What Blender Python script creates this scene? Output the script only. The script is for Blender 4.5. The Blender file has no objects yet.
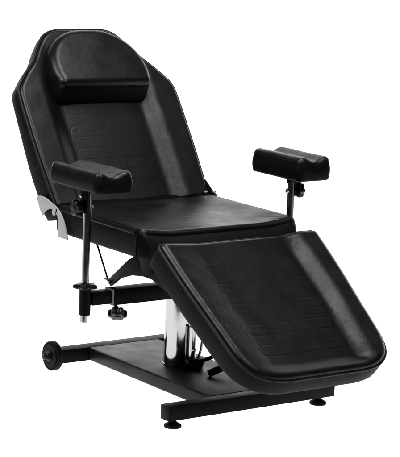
import bpy, bmesh, math, random
import numpy as np
from mathutils import Vector, Matrix
random.seed(4); rng = np.random.default_rng(4)
sc = bpy.context.scene
C = sc.collection
PI = math.pi

# ------------------------------------------------------------------ materials
def mat(name, col, rough, metal=0.0, ior=1.45, spec=0.5, aniso=0):
    m = bpy.data.materials.new(name); m.use_nodes = True
    b = m.node_tree.nodes['Principled BSDF']
    b.inputs['Base Color'].default_value = (*col, 1)
    b.inputs['Roughness'].default_value = rough
    b.inputs['Metallic'].default_value = metal
    b.inputs['IOR'].default_value = ior
    b.inputs['Specular IOR Level'].default_value = spec
    if aniso: b.inputs['Anisotropic'].default_value = aniso
    return m, m.node_tree, b

def bump_chain(nt, b, layers, coord='Object'):
    """layers: (kind, scale, strength, distance)"""
    tc = nt.nodes.new('ShaderNodeTexCoord'); last = None
    for kind, scale, st, dist in layers:
        if kind == 'voro':
            t = nt.nodes.new('ShaderNodeTexVoronoi'); t.feature = 'DISTANCE_TO_EDGE'; out = 'Distance'
        else:
            t = nt.nodes.new('ShaderNodeTexNoise'); t.inputs['Detail'].default_value = 4; out = 'Fac'
        t.inputs['Scale'].default_value = scale
        nt.links.new(tc.outputs[coord], t.inputs['Vector'])
        bp = nt.nodes.new('ShaderNodeBump')
        bp.inputs['Strength'].default_value = st; bp.inputs['Distance'].default_value = dist
        nt.links.new(t.outputs[out], bp.inputs['Height'])
        if last: nt.links.new(last.outputs['Normal'], bp.inputs['Normal'])
        last = bp
    nt.links.new(last.outputs['Normal'], b.inputs['Normal'])

def rough_var(nt, b, lo, hi, scale):
    tc = nt.nodes.new('ShaderNodeTexCoord'); t = nt.nodes.new('ShaderNodeTexNoise')
    t.inputs['Scale'].default_value = scale; t.inputs['Detail'].default_value = 5
    r = nt.nodes.new('ShaderNodeMapRange')
    r.inputs['From Min'].default_value = .3; r.inputs['From Max'].default_value = .7
    r.inputs['To Min'].default_value = lo; r.inputs['To Max'].default_value = hi
    nt.links.new(tc.outputs['Object'], t.inputs['Vector'])
    nt.links.new(t.outputs['Fac'], r.inputs['Value']); nt.links.new(r.outputs['Result'], b.inputs['Roughness'])

LEATHER, nt, b = mat('black_leather', (.0026, .0026, .0027), .34, ior=1.30)
bump_chain(nt, b, [('noise', 7, .10, .02), ('noise', 60, .13, .004), ('voro', 380, .18, .0012)])
rough_var(nt, b, .29, .40, 18)
SIDE, nt, b = mat('black_side_leather', (.0028, .0028, .0029), .5, ior=1.14)
bump_chain(nt, b, [('noise', 9, .12, .015), ('voro', 420, .14, .0012)])
PIPE, nt, b = mat('black_piping', (.0035, .0035, .0035), .42, ior=1.25)
PLATE, nt, b = mat('satin_black_paint', (.003, .003, .0032), .40, ior=1.26)
bump_chain(nt, b, [('noise', 900, .12, .0006), ('noise', 5, .08, .01)])
rough_var(nt, b, .34, .48, 14)
STEEL, nt, b = mat('black_powder_coat', (.0014, .0014, .0015), .42, ior=1.15)
bump_chain(nt, b, [('noise', 900, .12, .0006)])
rough_var(nt, b, .36, .48, 12)
CHROME, nt, b = mat('chrome', (.36, .36, .365), .09, metal=1)
rough_var(nt, b, .06, .14, 30)
POLE, nt, b = mat('satin_chrome', (.28, .28, .29), .2, metal=1)
rough_var(nt, b, .16, .26, 40)
COLLAR, nt, b = mat('dull_cut_steel', (.12, .12, .12), .5, ior=1.4)
SILVER, nt, b = mat('grey_painted_steel', (.28, .28, .285), .5, ior=1.4)
bump_chain(nt, b, [('noise', 700, .08, .0005)])
PLASTIC, nt, b = mat('black_plastic', (.003, .003, .003), .32, ior=1.28)
RUBBER, nt, b = mat('black_rubber', (.003, .003, .003), .6, ior=1.18)
bump_chain(nt, b, [('noise', 300, .15, .001)])
BOLT, nt, b = mat('zinc_bolt', (.6, .6, .6), .25, metal=1)

# ------------------------------------------------------------------ mesh helpers
def link(name, verts, faces, material, parent=None, sharp=35, mats=None, fmi=None):
    me = bpy.data.meshes.new(name)
    me.from_pydata([tuple(map(float, v)) for v in verts], [], faces)
    me.materials.append(material)
    if mats:
        for m in mats: me.materials.append(m)
    me.validate()
    bm = bmesh.new(); bm.from_mesh(me)
    bmesh.ops.recalc_face_normals(bm, faces=bm.faces)
    bm.to_mesh(me); bm.free()
    if fmi is not None and len(fmi) == len(me.polygons):
        me.polygons.foreach_set('material_index', fmi)
    me.polygons.foreach_set('use_smooth', [True]*len(me.polygons))
    me.set_sharp_from_angle(angle=math.radians(sharp))
    o = bpy.data.objects.new(name, me); C.objects.link(o)
    o.parent = parent
    return o

class MB:
    """collects shapes that form ONE part"""
    def __init__(s): s.v = []; s.f = []
    def add(s, v, f):
        n = len(s.v); s.v += [tuple(map(float, q)) for q in v]; s.f += [tuple(i+n for i in q) for q in f]; return s
    def bm(s, bm):
        bm.verts.index_update()
        s.add([v.co[:] for v in bm.verts], [[v.index for v in f.verts] for f in bm.faces]); bm.free(); return s
    def box(s, lo, hi, bev=.002, seg=2, M=None):
        bm = bmesh.new(); bmesh.ops.create_cube(bm, size=1)
        for v in bm.verts: v.co = Vector([lo[i]+(v.co[i]+.5)*(hi[i]-lo[i]) for i in range(3)])
        if bev: bmesh.ops.bevel(bm, geom=bm.edges[:], offset=bev, segments=seg, profile=.5, affect='EDGES')
        if M: bmesh.ops.transform(bm, matrix=M, verts=bm.verts)
        return s.bm(bm)
    def lathe(s, prof, base, axis=(0, 0, 1), n=40):
        """prof: [(r, h)], revolved round axis at base"""
        a = Vector(axis).normalized(); q = a.to_track_quat('Z', 'Y').to_matrix()
        base = Vector(base); V = []; F = []
        for r, h in prof:
            for k in range(n):
                t = 2*PI*k/n; V.append(base + q @ Vector((r*math.cos(t), r*math.sin(t), h)))
        m = len(prof)
        for i in range(m-1):
            for k in range(n): F.append((i*n+k, i*n+(k+1) % n, (i+1)*n+(k+1) % n, (i+1)*n+k))
        F.append(tuple(range(n))[::-1]); F.append(tuple((m-1)*n+k for k in range(n)))
        return s.add(V, F)
    def cyl(s, a, b_, r, n=32, bev=.0012):
        a = Vector(a); d = Vector(b_)-a; L = d.length
        return s.lathe([(r-bev, 0), (r-bev*.3, bev*.3), (r, bev), (r, bev*2), (r, L-bev*2), (r, L-bev), (r-bev*.3, L-bev*.3), (r-bev, L)], a, d, n)
    def tube(s, pts, r, n=14, closed=False):
        P = [Vector(p) for p in pts]; m = len(P); V = []; F = []
        up = Vector((0, 0, 1)); prev = None
        for i in range(m):
            t = ((P[(i+1) % m]-P[i-1]) if closed else (P[min(i+1, m-1)]-P[max(i-1, 0)])).normalized()
            if prev is None:
                u = t.cross(up if abs(t.z) < .9 else Vector((1, 0, 0))).normalized()
            else: u = (prev - t*prev.dot(t)).normalized()
            prev = u; w = t.cross(u)
            for k in range(n):
                a = 2*PI*k/n; V.append(P[i]+(u*math.cos(a)+w*math.sin(a))*r)
        for i in range(m if closed else m-1):
            j = (i+1) % m
            off = 0
            if closed and j == 0:   # best match of the last ring to the first
                off = min(range(n), key=lambda q: (V[i*n]-V[q]).length)
            for k in range(n): F.append((i*n+k, i*n+(k+1) % n, j*n+(k+1+off) % n, j*n+(k+off) % n))
        if not closed: F.append(tuple(range(n))[::-1]); F.append(tuple((m-1)*n+k for k in range(n)))
        return s.add(V, F)
    def prism_y(s, poly, y0, y1, bev=.0015):
        """poly: [(x, z)], thick between y0 and y1"""
        bm = bmesh.new(); vs = [bm.verts.new((x, y0, z)) for x, z in poly]; f = bm.faces.new(vs)
        r = bmesh.ops.extrude_face_region(bm, geom=[f])
        bmesh.ops.translate(bm, verts=[v for v in r['geom'] if isinstance(v, bmesh.types.BMVert)], vec=(0, y1-y0, 0))
        bmesh.ops.recalc_face_normals(bm, faces=bm.faces)
        if bev: bmesh.ops.bevel(bm, geom=[e for e in bm.edges if abs(e.verts[0].co.y-e.verts[1].co.y) < 1e-6],
                                offset=bev, segments=2, profile=.5, affect='EDGES')
        return s.bm(bm)
    def knob(s, base, axis, R=.024, H=.02, lobes=6, amp=.13):
        a = Vector(axis).normalized(); q = a.to_track_quat('Z', 'Y').to_matrix(); base = Vector(base)
        n = 72; V = []; F = []; prof = [(.55, 0), (.86, .0), (.97, .12), (1, .3), (1, .7), (.96, .88), (.84, .99), (.45, 1.0), (.4, 1.12), (.0001, 1.14)]
        for r, h in prof:
            for k in range(n):
                t = 2*PI*k/n; rr = R*r*(1+amp*math.cos(lobes*t)*min(1, r*1.2))
                V.append(base+q @ Vector((rr*math.cos(t), rr*math.sin(t), h*H)))
        for i in range(len(prof)-1):
            for k in range(n): F.append((i*n+k, i*n+(k+1) % n, (i+1)*n+(k+1) % n, (i+1)*n+k))
        F.append(tuple(range(n))[::-1])
        return s.add(V, F)
    def build(s, name, material, parent=None, sharp=35): return link(name, s.v, s.f, material, parent, sharp)

def smooth_poly(pts, step=.004):
    """Catmull-Rom through (l, w) control points, resampled"""
    P = np.array(pts, float); out = []
    Q = np.vstack([2*P[0]-P[1], P, 2*P[-1]-P[-2]])
    for i in range(1, len(Q)-2):
        p0, p1, p2, p3 = Q[i-1:i+3]; n = max(2, int(np.linalg.norm(p2-p1)/step)+1)
        for k in range(n):
            t = k/n
            out.append(.5*((2*p1)+(-p0+p2)*t+(2*p0-5*p1+4*p2-p3)*t*t+(-p0+3*p1-3*p2+p3)*t**3))
    out.append(P[-1]); return np.array(out)

def corner(l0, w0, l1, w1, r, n=10, end='low'):
    """quarter arc for a rounded corner of a half outline"""
    out = []
    for k in range(n+1):
        a = PI/2*k/n
        if end == 'low': out.append((l0+r-r*math.cos(a), w0-r+r*math.sin(a)))
        else: out.append((l1-r+r*math.sin(a), w1-r+r*math.cos(a)))
    return out

def cushion(name, origin, ldir, ndir, half, height, th, parent, r=.012, res=.0028, bulge=.003, pipe=.0042,
            flare=None, pipe_depth=None, pipe_skip=None):
    """A padded cushion. half: half outline [(l, w)], l rising, mirrored in y. height(l, y, d) is the top relief,
    d the distance from the rim. th(l): how far the side reaches down below the rim."""
    o = np.array(origin, float); ld = np.array(ldir, float); nd = np.array(ndir, float); yd = np.array([0, 1., 0])
    H = np.array(half); H[:, 0] = np.maximum.accumulate(H[:, 0])
    l0, l1 = H[0, 0], H[-1, 0]
    # rows: dense near the ends
    nl = int((l1-l0)/res); s = np.linspace(0, 1, nl+1)
    rows = l0+(l1-l0)*s
    extra = [0.0001, .0004, .001, .0018]
    rows = np.unique(np.concatenate([rows, l0+np.array(extra), l1-np.array(extra)]))
    keep = [0]
    for i in range(1, len(rows)):
        if rows[i]-rows[keep[-1]] > 5e-5: keep.append(i)
    rows = rows[keep]
    eps = np.arange(len(H))*1e-9
    W = np.interp(rows, H[:, 0]+eps, H[:, 1])
    nw = int(2*W.max()/res/2)*2
    t = np.linspace(-1, 1, nw+1)
    t = np.sign(t)*(1-(1-np.abs(t))**1.0)
    L = np.repeat(rows[:, None], nw+1, 1); Y = W[:, None]*t[None, :]
    nr = len(rows); nc = nw+1
    # rim loop (counter-clockwise indices)
    loop = [(0, j) for j in range(nc)] + [(i, nc-1) for i in range(1, nr)] + [(nr-1, j) for j in range(nc-2, -1, -1)] + [(i, 0) for i in range(nr-2, 0, -1)]
    rim = np.array([(L[i, j], Y[i, j]) for i, j in loop])
    # distance to the rim
    full = np.vstack([H, np.column_stack([H[::-1, 0], -H[::-1, 1]])]); full = np.vstack([full, full[:1]])
    A = full[:-1]; Bq = full[1:]; seg = Bq-A; sl = (seg**2).sum(1); ok = sl > 1e-12; A = A[ok]; seg = seg[ok]; sl = sl[ok]
    pts = np.column_stack([L.ravel(), Y.ravel()]); d = np.full(len(pts), 9.)
    for a, sg, q in zip(A, seg, sl):
        k = np.clip(((pts-a) @ sg)/q, 0, 1); dd = pts-a-k[:, None]*sg; np.minimum(d, (dd**2).sum(1), out=d)
    d = np.sqrt(d)
    k = np.clip(1-d/r, 0, 1)
    Z = height(pts[:, 0], pts[:, 1], d) - r*(1-np.sqrt(np.maximum(0, 1-k*k)))
    V = [o+ld*a+yd*b2+nd*c for (a, b2), c in zip(pts, Z)]
    F = []
    for i in range(nr-1):
        for j in range(nc-1): F.append((i*nc+j, i*nc+j+1, (i+1)*nc+j+1, (i+1)*nc+j))
    # outward normals of the rim, from neighbours
    m = len(loop); c0 = np.array([np.roll(rim, -3, 0)-np.roll(rim, 3, 0)])[0]
    nrm = np.column_stack([-c0[:, 1], c0[:, 0]]); nrm /= np.maximum(1e-9, np.linalg.norm(nrm, axis=1))[:, None]
    cen = np.array([(l0+l1)/2, 0])
    sign = np.sign(((rim-cen)*nrm).sum(1).mean()); nrm *= sign
    zr = np.array([Z[i*nc+j] for i, j in loop])
    thv = np.array([th(a) for a in rim[:, 0]])
    prev = [i*nc+j for i, j in loop]; nf_top = len(F)
    fr = [.02, .06, .14, .26, .42, .6, .78, .9, .96, .99, 1.0]
    ins = [0, 0, 0, 0, 0, 0, 0, 0, .0015, .004, .008]
    for q, inn in zip(fr, ins):
        off = bulge*math.sin(PI*min(1, q*1.02))-inn
        dep = zr*(1-q)+(-thv)*q
        cur = []
        for k2 in range(m):
            a = rim[k2]+nrm[k2]*off
            if flare: a = a+np.array(flare(rim[k2][0], rim[k2][1], q))
            cur.append(len(V)); V.append(o+ld*a[0]+yd*a[1]+nd*dep[k2])
        for k2 in range(m): F.append((prev[k2], prev[(k2+1) % m], cur[(k2+1) % m], cur[k2]))
        prev = cur
    F.append(tuple(prev))
    fmi = [0]*nf_top+[1]*(len(F)-nf_top)
    ob = link(name, V, F, LEATHER, parent, 50, [SIDE], fmi)
    if pipe:
        # thin out the loop for the piping
        pl = []; last = None
        pd = pipe_depth if pipe_depth is not None else r*.85
        for k2 in range(m):
            a = rim[k2]+nrm[k2]*.0012
            if pipe_skip and pipe_skip(rim[k2][0], rim[k2][1]): continue
            if last is not None and np.linalg.norm(a-last) < .005: continue
            last = a; pl.append(o+ld*a[0]+yd*a[1]+nd*(zr[k2]+r-pd))
        if np.linalg.norm(pl[0]-pl[-1]) < .004: pl.pop()
        if pipe_skip:      # open run: start it after the gap
            g = max(range(len(pl)), key=lambda i: np.linalg.norm(pl[i]-pl[i-1])); pl = pl[g:]+pl[:g]
        MB().tube(pl, pipe, 10, closed=not pipe_skip).build('piping', PIPE, ob, 80)
    return ob

def sstep(a, b_, x): k = np.clip((x-a)/(b_-a), 0, 1); return k*k*(3-2*k)
def groove(l, y, centres, hh, hw, depth, sig=.0014, yc=0.0):
    """stitched stadium-shaped quilting lines"""
    out = np.zeros_like(l)
    for c in centres:
        yy = np.maximum(np.abs(y-yc)-(hw-hh), 0); rr = np.sqrt(yy**2+(l-c)**2)-hh
        out -= depth*np.exp(-(rr/sig)**2)
        out += depth*.15*np.clip(1-(np.abs(rr)/.02), 0, 1)*(rr < 0)
    return out
def waves(l, y, amp, seed, k=(12, 30)):
    r_ = np.random.default_rng(seed); o = np.zeros_like(l)
    for _ in range(9):
        f = r_.uniform(*k); a = r_.uniform(0, PI); p = r_.uniform(0, 6.28)
        o += np.sin(f*(l*math.cos(a)+y*math.sin(a))*2+p)/9
    return amp*o

# ------------------------------------------------------------------ the chair
chair = bpy.data.objects.new('tattoo_chair', None); C.objects.link(chair)
chair['label'] = 'black leather reclining tattoo chair with armrests and sloping leg rest on steel base'
chair['category'] = 'chair'

ZT, ZB = .069, .0245
# --- base
base = MB()
base.box((-.326, -.137, ZB+.001), (.3445, .137, ZT+.0005), .006, 3).build('base_plate', PLATE, chair)
fb = MB().box((.345, -.3155, ZB), (.3895, .3155, ZT), .0022, 2).build('front_crossbar', STEEL, chair)
rb = MB().box((-.377, -.2465, ZB), (-.3265, .2465, ZT), .0022, 2).build('rear_crossbar', STEEL, chair)
for y in (-.285, .268):
    MB().lathe([(.0095, .034), (.0095, .02), (.012, .016), (.019, .0115), (.0255, .008), (.0265, .005), (.0265, .002), (.025, 0)],
               (.367, y, 0), n=36).build('levelling_foot', RUBBER, fb)
for s in (-1, 1):
    # wheel: rim rounded, hub recess, axle nut
    w = MB().lathe([(.010, 0), (.040, 0), (.0405, .003), (.0425, .0035), (.0455, .001), (.0478, .004), (.048, .007), (.048, .019),
                    (.0475, .022), (.045, .0245), (.015, .0245)], (-.353, s*.2725, .048), (0, -s, 0), 56).build('wheel', RUBBER, rb)
    h = MB().lathe([(.017, 0), (.017, .003), (.011, .0035), (.011, .009), (.0095, .011), (.0095, .02), (.007, .024), (.0001, .0245)],
                   (-.353, s*.2725, .048), (0, s, 0), 6 if 0 else 24)
    h.build('axle_nut', PLASTIC, w)
# --- lifting column
cx, cy = -.025, 0
col = MB().lathe([(.0435, 0), (.0435, .003), (.0425, .0036), (.042, .0042), (.042, .0055), (.042, .15), (.042, .298), (.042, .30), (.0412, .302), (.03, .302)], (cx, cy, ZT+.0007), n=72).build('lift_column', CHROME, chair)
MB().lathe([(.033, 0), (.033, .06), (.03, .062)], (cx, cy, .372), n=48).build('inner_piston', CHROME, col)
MB().box((cx-.10, -.12, .434), (cx+.10, .12, .4405), .001).box((cx-.05, -.05, .405), (cx+.05, .05, .4335), .003).build('top_plate', STEEL, col)
# pump unit beside the column
pump = MB().cyl((.026, .022, ZT+.001), (.026, .022, .20), .0125).build('pump_cylinder', CHROME, chair)
MB().tube([(.046, .046, .20), (.048, .045, .16), (.049, .042, .13), (.047, .036, .108), (.045, .03, .096)], .0042).build('pump_rod', CHROME, pump)
MB().box((.030, -.004, ZT+.001), (.062, .045, .092), .003).cyl((.046, -.01, .088), (.046, .05, .088), .012).build('pedal_mount', PLASTIC, pump)
MB().lathe([(.0055, 0), (.0055, .003), (.003, .0045)], (.0385, .022, .125), (.8, -.55, .1), 12).build('bolt', BOLT, pump)
MB().knob((.062, .026, .088), (.8, -.55, .15), .014, .010, 6, .14).build('release_knob', PLASTIC, pump)
ped = MB().tube([(.062, .034, .092), (.078, .055, .104), (.10, .085, .124), (.13, .10, .132), (.17, .095, .128), (.185, .07, .112), (.176, .045, .100)], .0062)
ped = ped.build('foot_pedal', STEEL, chair)
MB().cyl((.155, -.004, .078), (.177, .047, .103), .0115, 24, .002).build('pedal_pad', RUBBER, ped)

# --- seat
SZ = .556
def seat_h(l, y, d):
    e = sstep(.30, .17, np.abs(y))
    h = .004-.015*e*sstep(-.02, .05, l)*(1-.25*sstep(.08, .0, .47-l))
    h += waves(l, y, .0016, 3)*sstep(0, .05, d)
    h += groove(l, y, [.09, .172, .254, .336], .02, .165, .0006)
    # soft tucks running back from the two front corners and along the front edge
    for s in (-1, 1):
        px = l-.47; py = y-s*.27
        an = np.arctan2(-px, -s*py); rr = np.hypot(px, py)
        h += .0007*np.sin(an*11)*np.exp(-(rr/.07)**2)*sstep(.0, .02, d)
    h += .0003*np.sin(y*75+2*np.sin(y*21))*np.exp(-((l-.44)/.03)**2)*sstep(.25, .12, np.abs(y))
    return h
hs = smooth_poly([(0, .292), (.003, .297), (.02, .3), (.2, .301), (.40, .3005)])[:-1].tolist()+corner(0, 0, .472, .3005, .026, end='high')
def seat_flare(l, y, q):
    # the front rolls forward and down to meet the leg rest
    k = max(0.0, min(1.0, (l-.455)/.017))
    return (.058*k*q**.62*(1-.75*abs(y/.3)**6), 0)
seat = cushion('seat', (-.29, 0, SZ), (1, 0, 0), (0, 0, 1), hs, seat_h, lambda l: .084, chair, r=.016, flare=seat_flare, pipe_skip=lambda l, y: l > .448 or (y > 0 and l > .42))
for s in (-1, 1):   # vertical corner seams
    MB().tube([(.163, s*.2992, SZ-.010), (.164, s*.3012, SZ-.03), (.164, s*.3022, SZ-.055), (.164, s*.3008, SZ-.080)], .0028, 10).build('corner_seam', PIPE, seat, 80)
fr_ = MB()
for y in (-.19, .19): fr_.box((-.25, y-.015, .441), (.13, y+.015, .4715), .002)
fr_.box((-.12, -.174, .4415), (-.09, .174, .4705), .002).box((.06, -.174, .4415), (.09, .174, .4705), .002)
fr_.build('seat_frame', STEEL, chair)

# --- backrest
ta = .9584; cb, sb = math.cos(ta), math.sin(ta)
BO, BL, BN = (-.29, 0, .552), (-cb, 0, sb), (sb, 0, cb)
def BP(l, y, n): return tuple(BO[i]+BL[i]*l+BN[i]*n+(y if i == 1 else 0) for i in range(3))
hb = smooth_poly([(-.002, .288), (.004, .297), (.03, .300), (.17, .306), (.30, .3075), (.39, .3065), (.43, .300), (.455, .283), (.49, .2535),
                  (.53, .214), (.575, .184), (.605, .162), (.627, .143), (.641, .118), (.648, .09)]).tolist()
def back_h(l, y, d):
    inner = .150+.012*sstep(0, .4, l)*0
    B = sstep(inner, inner+.075, np.abs(y))
    up = sstep(.52, .38, l)
    rec = .024*(1-B)*sstep(-.09, .0, l)
    h = .004-rec*(.35+.65*up)
    h += .006*np.clip(1-(y/.16)**2, 0, 1)*up                                 # padded centre
    h += waves(l, y, .0018, 7)*sstep(0, .05, d)
    h += groove(l, y, [.106, .188, .27, .352], .02, .148, .0006)
    h += .0007*np.sin((l*60)+8*np.abs(y))*np.exp(-((np.abs(y)-.245)/.04)**2)
    return h
def back_th(l): return float(.0875-.022*sstep(.1, .42, l))
back = cushion('backrest', BO, BL, BN, hb, back_h, back_th, chair, r=.014, res=.0022)
# sewn lower side panels (the seam a hand's width above the hinge)
for s in (-1, 1):
    q = []
    for n in np.linspace(-.018, -.078, 8): q.append(BP(.155, s*(.3056+.0030*math.sin(PI*-n/.088)), n))
    MB().tube(q, .0013, 8).build('panel_seam', PIPE, back, 80)
# rear corner of the steel back frame, below the hinge
MB().prism_y([(-.386, .520), (-.350, .496), (-.270, .512), (-.262, .530), (-.30, .555), (-.34, .565)], -.296, .296, .004).build('frame_rail', STEEL, back)

# --- headrest pillow
hp = smooth_poly(corner(.397, .184, 0, 0, .030, 8)[1:]+[(.45, .188), (.485, .187), (.52, .180), (.555, .163), (.588, .134), (.610, .100), (.623, .066), (.628, .03)]).tolist()
def pil_h(l, y, d):
    return .066-.030*sstep(.36, .66, l)+.005*np.clip(1-(y/.18)**2, 0, 1)+waves(l, y, .0012, 11)
def pil_flare(l, y, q):
    k = max(0, min(1, (.46-l)/.05)); return (-.029*q*k, 0)
pillow = cushion('headrest', BO, BL, BN, hp, pil_h, lambda l: .018, chair, r=.030, flare=pil_flare, bulge=.0025, pipe=0)

# --- leg rest
tl = -.6384; cl, sl_ = math.cos(tl), math.sin(tl)
FO, FL, FN = (.282, -.003, .539), (cl, .026, sl_), (-sl_, 0, cl)
hf = [(-.002, .285), (0, .288), (.002, .291), (.006, .295), (.013, .297)]+smooth_poly([(.013, .297), (.10, .2955), (.20, .291), (.30, .2835), (.40, .2775), (.435, .274), (.465, .267), (.492, .253),
     (.515, .230), (.531, .200), (.5395, .165), (.543, .13)])[1:].tolist()
def foot_h(l, y, d):
    B = np.where(y > 0, sstep(.158, .235, y+.02*sstep(.2, .5, l)), sstep(.10, .30, -y+.03*sstep(.2, .5, l)))
    endf = sstep(.545, .48, l)*(.6+.4*sstep(-.02, .08, l))
    h = .004-.024*(1-B)*endf
    h += .005*np.clip(1-(y/.17)**2, 0, 1)*endf
    h += waves(l, y, .0010, 5)*sstep(0, .05, d)
    h += groove(l, y, [.105, .187, .269, .351, .430], .0205, .168, .0008, yc=-.016)
    h += .0004*np.sin(l*70+3*np.sin(l*23))*np.exp(-((np.abs(y)-.26)/.02)**2)
    return h
leg = cushion('leg_rest', FO, FL, FN, hf, foot_h, lambda l: .090-.012*float(sstep(.35, .54, l)), chair, r=.021, res=.0021)

for s in (-1, 1):
    q = [tuple(FO[i]+FL[i]*(.16-.3*n*0)+FN[i]*n+(s*(.2935+.0030*math.sin(PI*-n/.09)) if i == 1 else 0) for i in range(3)) for n in np.linspace(-.022, -.084, 8)]
    MB().tube(q, .0013, 8).build('panel_seam', PIPE, leg, 80)
# linkage plates under the leg rest, hinge cover, strut rod
pl = [(-.022, .368), (-.012, .349), (.038, .383), (.10, .404), (.161, .4135), (.215, .4125), (.285, .392), (.30, .42), (.25, .475), (.12, .470), (.078, .446)]
link_l = MB().prism_y(pl, -.274, -.262).build('linkage_plate', STEEL, chair)
link_r = MB().prism_y(pl, .262, .274).build('linkage_plate', STEEL, chair)
for ob, s in ((link_l, -1), (link_r, 1)):
    MB().cyl((-.012, s*.258, .362), (-.012, s*.282, .362), .0065, 16).build('pivot_pin', BOLT, ob)
MB().cyl((.10, -.2615, .432), (.10, .2615, .432), .012).build('cross_shaft', STEEL, chair)
MB().prism_y([(.19, .50), (.252, .505), (.232, .455), (.214, .43), (.17, .428), (.15, .468)], -.283, .283, .006).build('hinge_cover', SIDE, chair)
for s in (-1, 1):
    rod = MB().tube([(-.104, s*.268, .47), (-.034, s*.268, .368)], .0028, 10).build('strut_rod', STEEL, chair)
    MB().box((-.046, s*.268-.006, .358), (-.024, s*.268+.006, .368), .002).build('rod_end', BOLT, rod)

# --- grey recliner brackets at the hinge
arc = [(-.414, .569), (-.395, .576), (-.372, .577), (-.350, .574), (-.330, .568), (-.306, .5625), (-.284, .556), (-.263, .545), (-.246, .531), (-.231, .513), (-.219, .492),
       (-.209, .468), (-.206, .457), (-.262, .4575), (-.2685, .470), (-.268, .490), (-.267, .512), (-.275, .528), (-.291, .536), (-.303, .545), (-.320, .545),
       (-.343, .537), (-.358, .527), (-.371, .513), (-.388, .53), (-.400, .55)]
for s in (-1, 1):
    y0, y1 = (-.3145, -.3105) if s < 0 else (.3105, .3145)
    br = MB().prism_y([(-.20+(x+.206)*.93, .545+(z-.545)*(.94 if z < .545 else 1)) for x, z in arc], y0, y1, .0008).build('recliner_bracket', SILVER, chair)
    MB().lathe([(.011, 0), (.011, .002), (.009, .0035), (.0065, .004)], (-.282, s*.3145, .538), (0, s, 0), 24).build('hinge_bolt', BOLT if s > 0 else SILVER, br)
    MB().tube([(-.268, s*.3155, .549), (-.270, s*.3155, .54), (-.275, s*.3155, .532), (-.283, s*.3155, .531)], .0018, 8).build('spring_clip', STEEL, br)
# small fittings at the crease between back and seat
for y in (.276, .303):
    MB().lathe([(.006, 0), (.006, .003), (.004, .005)], (-.276+(y-.29)*.4, y, .566), (.4, -.3, .8), 14).build('hinge_screw', BOLT, seat)
MB().prism_y([(-.33, .60), (-.29, .572), (-.262, .558), (-.268, .545), (-.33, .55)], .300, .3095, .001).build('hinge_tab', STEEL, seat)

# --- armrests, their posts and the tubes that carry them
def armrest(s, x0, x1, yc, z0, z1, kd):
    px, py = .028, s*.390
    hw = .064; L = x1-x0
    half = corner(0, hw, 0, 0, .02)+corner(0, 0, L, hw, .02, end='high')
    def h(l, y, d):
        y = y*-s
        v = .5+.5*np.cos(np.clip((y+.004)/.046, -1, 1)*PI)
        return -.0135*v+.0015+waves(l, y, .0012, 21+s, (20, 60))
    pad = cushion('armrest', (x0, yc, z1), (1, 0, 0), (0, 0, 1), half, h, lambda l: z1-z0, chair, r=.0165, res=.0022, pipe=0, bulge=.0045)
    MB().cyl((px, py, .2555), (px, py, z0-.008), .0119, 40).build('armrest_post', POLE, pad)
    yo = py+s*.0165
    br = MB().box((px-.024, min(yo, yo+s*.004), z0-kd-.014), (px+.024, max(yo, yo+s*.004), z0+.002), .001)
    br.box((px-.035, min(yo, yo-s*.045)+.0003, z0-.0065), (px+.035, max(yo, yo-s*.045)+.0003, z0-.0005), .001)
    br.build('mounting_bracket', STEEL, pad)
    MB().lathe([(.0055, 0), (.0055, .003), (.003, .0045)], (px-.004, yo+s*.004, z0-.032), (0, s, 0), 14).build('bolt', BOLT, pad)
    MB().cyl((px+.018, py-s*.03, z0-.014), (px+.018, py+s*.015, z0-.014), .008, 20).build('rubber_stop', RUBBER, pad)
    kn = MB().knob((px-.004, yo+s*.006, z0-kd), (0, s, 0), .023, .024, 6).build('star_knob', PLASTIC, pad)
    MB().cyl((px-.002, py+s*.01, z0-kd), (px-.002, py+s*.047, z0-kd), .005, 14).build('clamp_screw', BOLT, pad)
    MB().lathe([(.0075, 0), (.0075, .003), (.006, .0055), (.003, .007), (.0001, .0075)], (px-.002, py-s*.013, z0-kd), (0, -s, 0), 16).build('screw_head', BOLT, pad)
    return pad
armrest(-1, -.082, .186, -.397, .676, .738, .068)
armrest(1, -.103, .152, .386, .663, .738, .05)
for s in (-1, 1):
    px, py = .030, s*.390
    tube = MB().box((px-.024, min(s*.300, s*.002), .3035), (px+.024, max(s*.300, s*.002), .3520), .002).build('support_tube', STEEL, chair)
    MB().box((px-.025, min(s*.3005, s*.3025), .3027), (px+.025, max(s*.3005, s*.3025), .3528), .0008).build('tube_collar', COLLAR, tube)
    MB().box((px-.019, min(s*.304, s*.374), .3085), (px+.019, max(s*.304, s*.374), .3490), .002).build('inner_tube', STEEL, tube)
    MB().lathe([(.014, 0), (.0175, 0), (.018, .001), (.018, .003), (.018, .079), (.018, .081), (.0175, .082), (.014, .082)], (px, py, .279), n=40).build('post_socket', STEEL, tube)
    MB().knob((px, py, .3612), (0, 0, 1), .033, .0125, 5, .17).build('locking_ring', PLASTIC, tube)
    MB().cyl((px+.004, s*.284, .305), (px+.016, s*.273, .272), .0058, 16).build('knob_screw', PLASTIC, tube)
    MB().knob((px+.010, s*.276, .284), (.5, s*.35, -.85), .026, .024, 6, .15).build('star_knob', PLASTIC, tube)

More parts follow.
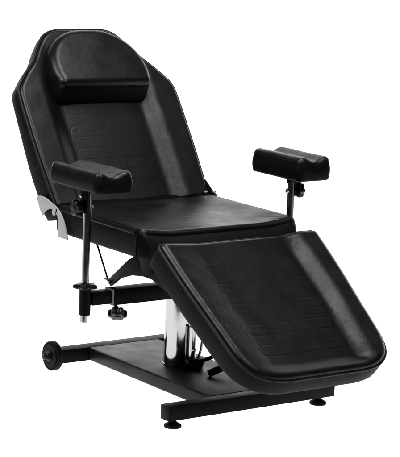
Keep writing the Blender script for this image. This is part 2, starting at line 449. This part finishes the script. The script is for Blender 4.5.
# ------------------------------------------------------------------ studio: white translucent floor and sweep, whitened by added lamps below and behind, like a light table
PAPER = bpy.data.materials.new('white_acrylic'); PAPER.use_nodes = True; nt = PAPER.node_tree; nt.nodes.clear()
o_ = nt.nodes.new('ShaderNodeOutputMaterial'); mx = nt.nodes.new('ShaderNodeMixShader'); mx.inputs['Fac'].default_value = .6
d1 = nt.nodes.new('ShaderNodeBsdfDiffuse'); d1.inputs['Color'].default_value = (.88, .88, .88, 1)
d2 = nt.nodes.new('ShaderNodeBsdfTranslucent'); d2.inputs['Color'].default_value = (.95, .95, .95, 1)
nt.links.new(d1.outputs[0], mx.inputs[1]); nt.links.new(d2.outputs[0], mx.inputs[2]); nt.links.new(mx.outputs[0], o_.inputs['Surface'])
yaw = 2.5088
az = Matrix.Rotation(yaw, 4, 'Z')       # local +x points away from the camera
def sheet(name, prof, w):
    V = []; F = []
    for x, z in prof:
        for y in (-w, w): V.append(az @ Vector((x, y, z)))
    for i in range(len(prof)-1): F.append((2*i, 2*i+1, 2*i+3, 2*i+2))
    o = link(name, V, F, PAPER, None, 60); o['kind'] = 'structure'; return o
sheet('floor', [(-1.08, 0), (4.0, 0)], 3.2)
sheet('backdrop', [(4.0, 0)]+[(4.0+1.5*math.sin(a), 1.5-1.5*math.cos(a)) for a in np.linspace(.05, PI/2, 20)]+[(5.5, 3.8)], 3.2)

def area(name, loc, target, sx, sy, power, col=(1, 1, 1), spread=PI):
    l = bpy.data.lights.new(name, 'AREA'); l.shape = 'RECTANGLE'; l.size = sx; l.size_y = sy; l.energy = power; l.color = col; l.spread = spread
    o = bpy.data.objects.new(name, l); C.objects.link(o); o.location = loc
    o.rotation_euler = (Vector(target)-Vector(loc)).to_track_quat('-Z', 'Y').to_euler(); return o
def rad(L, sx, sy): return L*sx*sy*PI      # power for a wanted radiance
u = az @ Vector((2.5, 0, -.25)); fl = area('floor_fill', u, u+Vector((0, 0, 1)), 7.4, 9, rad(2.5, 7.4, 9)); fl.rotation_euler = (PI, 0, yaw)  # added fill under the sheet, keeps the floor white and shadowless
u = az @ Vector((6.1, 0, 2.2)); area('backdrop_fill', u, az @ Vector((0, 0, 2.2)), 13, 6, rad(2.5, 13, 6))  # added unseen lamp behind the sweep, washes it white
area('overhead_softbox', (.25, .1, 3.0), (.2, 0, .5), 1.3, .9, rad(17, 1.3, .9))
area('left_softbox', (.1, -2.3, 3.2), (.1, -.2, .5), 1.5, .4, rad(64, 1.5, .4))
area('right_fill', (1.05, 1.5, 3.1), (-.5, -.25, .85), .8, .8, rad(.35, .8, .8), spread=math.radians(70))  # added weak, narrow fill to lift the left bolster of the backrest
area('front_softbox', (2.3, -.6, 3.0), (-.4, 0, .8), 1.2, .9, rad(10, 1.2, .9))

w = bpy.data.worlds.new('World'); sc.world = w; w.use_nodes = True
w.node_tree.nodes['Background'].inputs['Color'].default_value = (.02, .02, .02, 1)
w.node_tree.nodes['Background'].inputs['Strength'].default_value = 1

# ------------------------------------------------------------------ camera
cam = bpy.data.cameras.new('camera'); co = bpy.data.objects.new('camera', cam); C.objects.link(co)
cam.sensor_fit = 'HORIZONTAL'; cam.sensor_width = 36; cam.lens = 1929.0146806795897*36/400; cam.clip_end = 200
CAMP = (4.8306, -3.4908, 1.6013); pit, rol = -.1805, .0446
D = Vector((math.cos(yaw)*math.cos(pit), math.sin(yaw)*math.cos(pit), math.sin(pit)))
rt = Vector((math.sin(yaw), -math.cos(yaw), 0)); up = rt.cross(D)
R = rt*math.cos(rol)+up*math.sin(rol); U = up*math.cos(rol)-rt*math.sin(rol)
M = Matrix.Identity(4)
for i in range(3): M[i][0] = R[i]; M[i][1] = U[i]; M[i][2] = -D[i]; M[i][3] = CAMP[i]
co.matrix_world = M
sc.camera = co
vs = sc.view_settings; sc.display_settings.display_device = 'sRGB'
vs.view_transform = 'Standard'; vs.look = 'None'; vs.exposure = 0; vs.gamma = 1
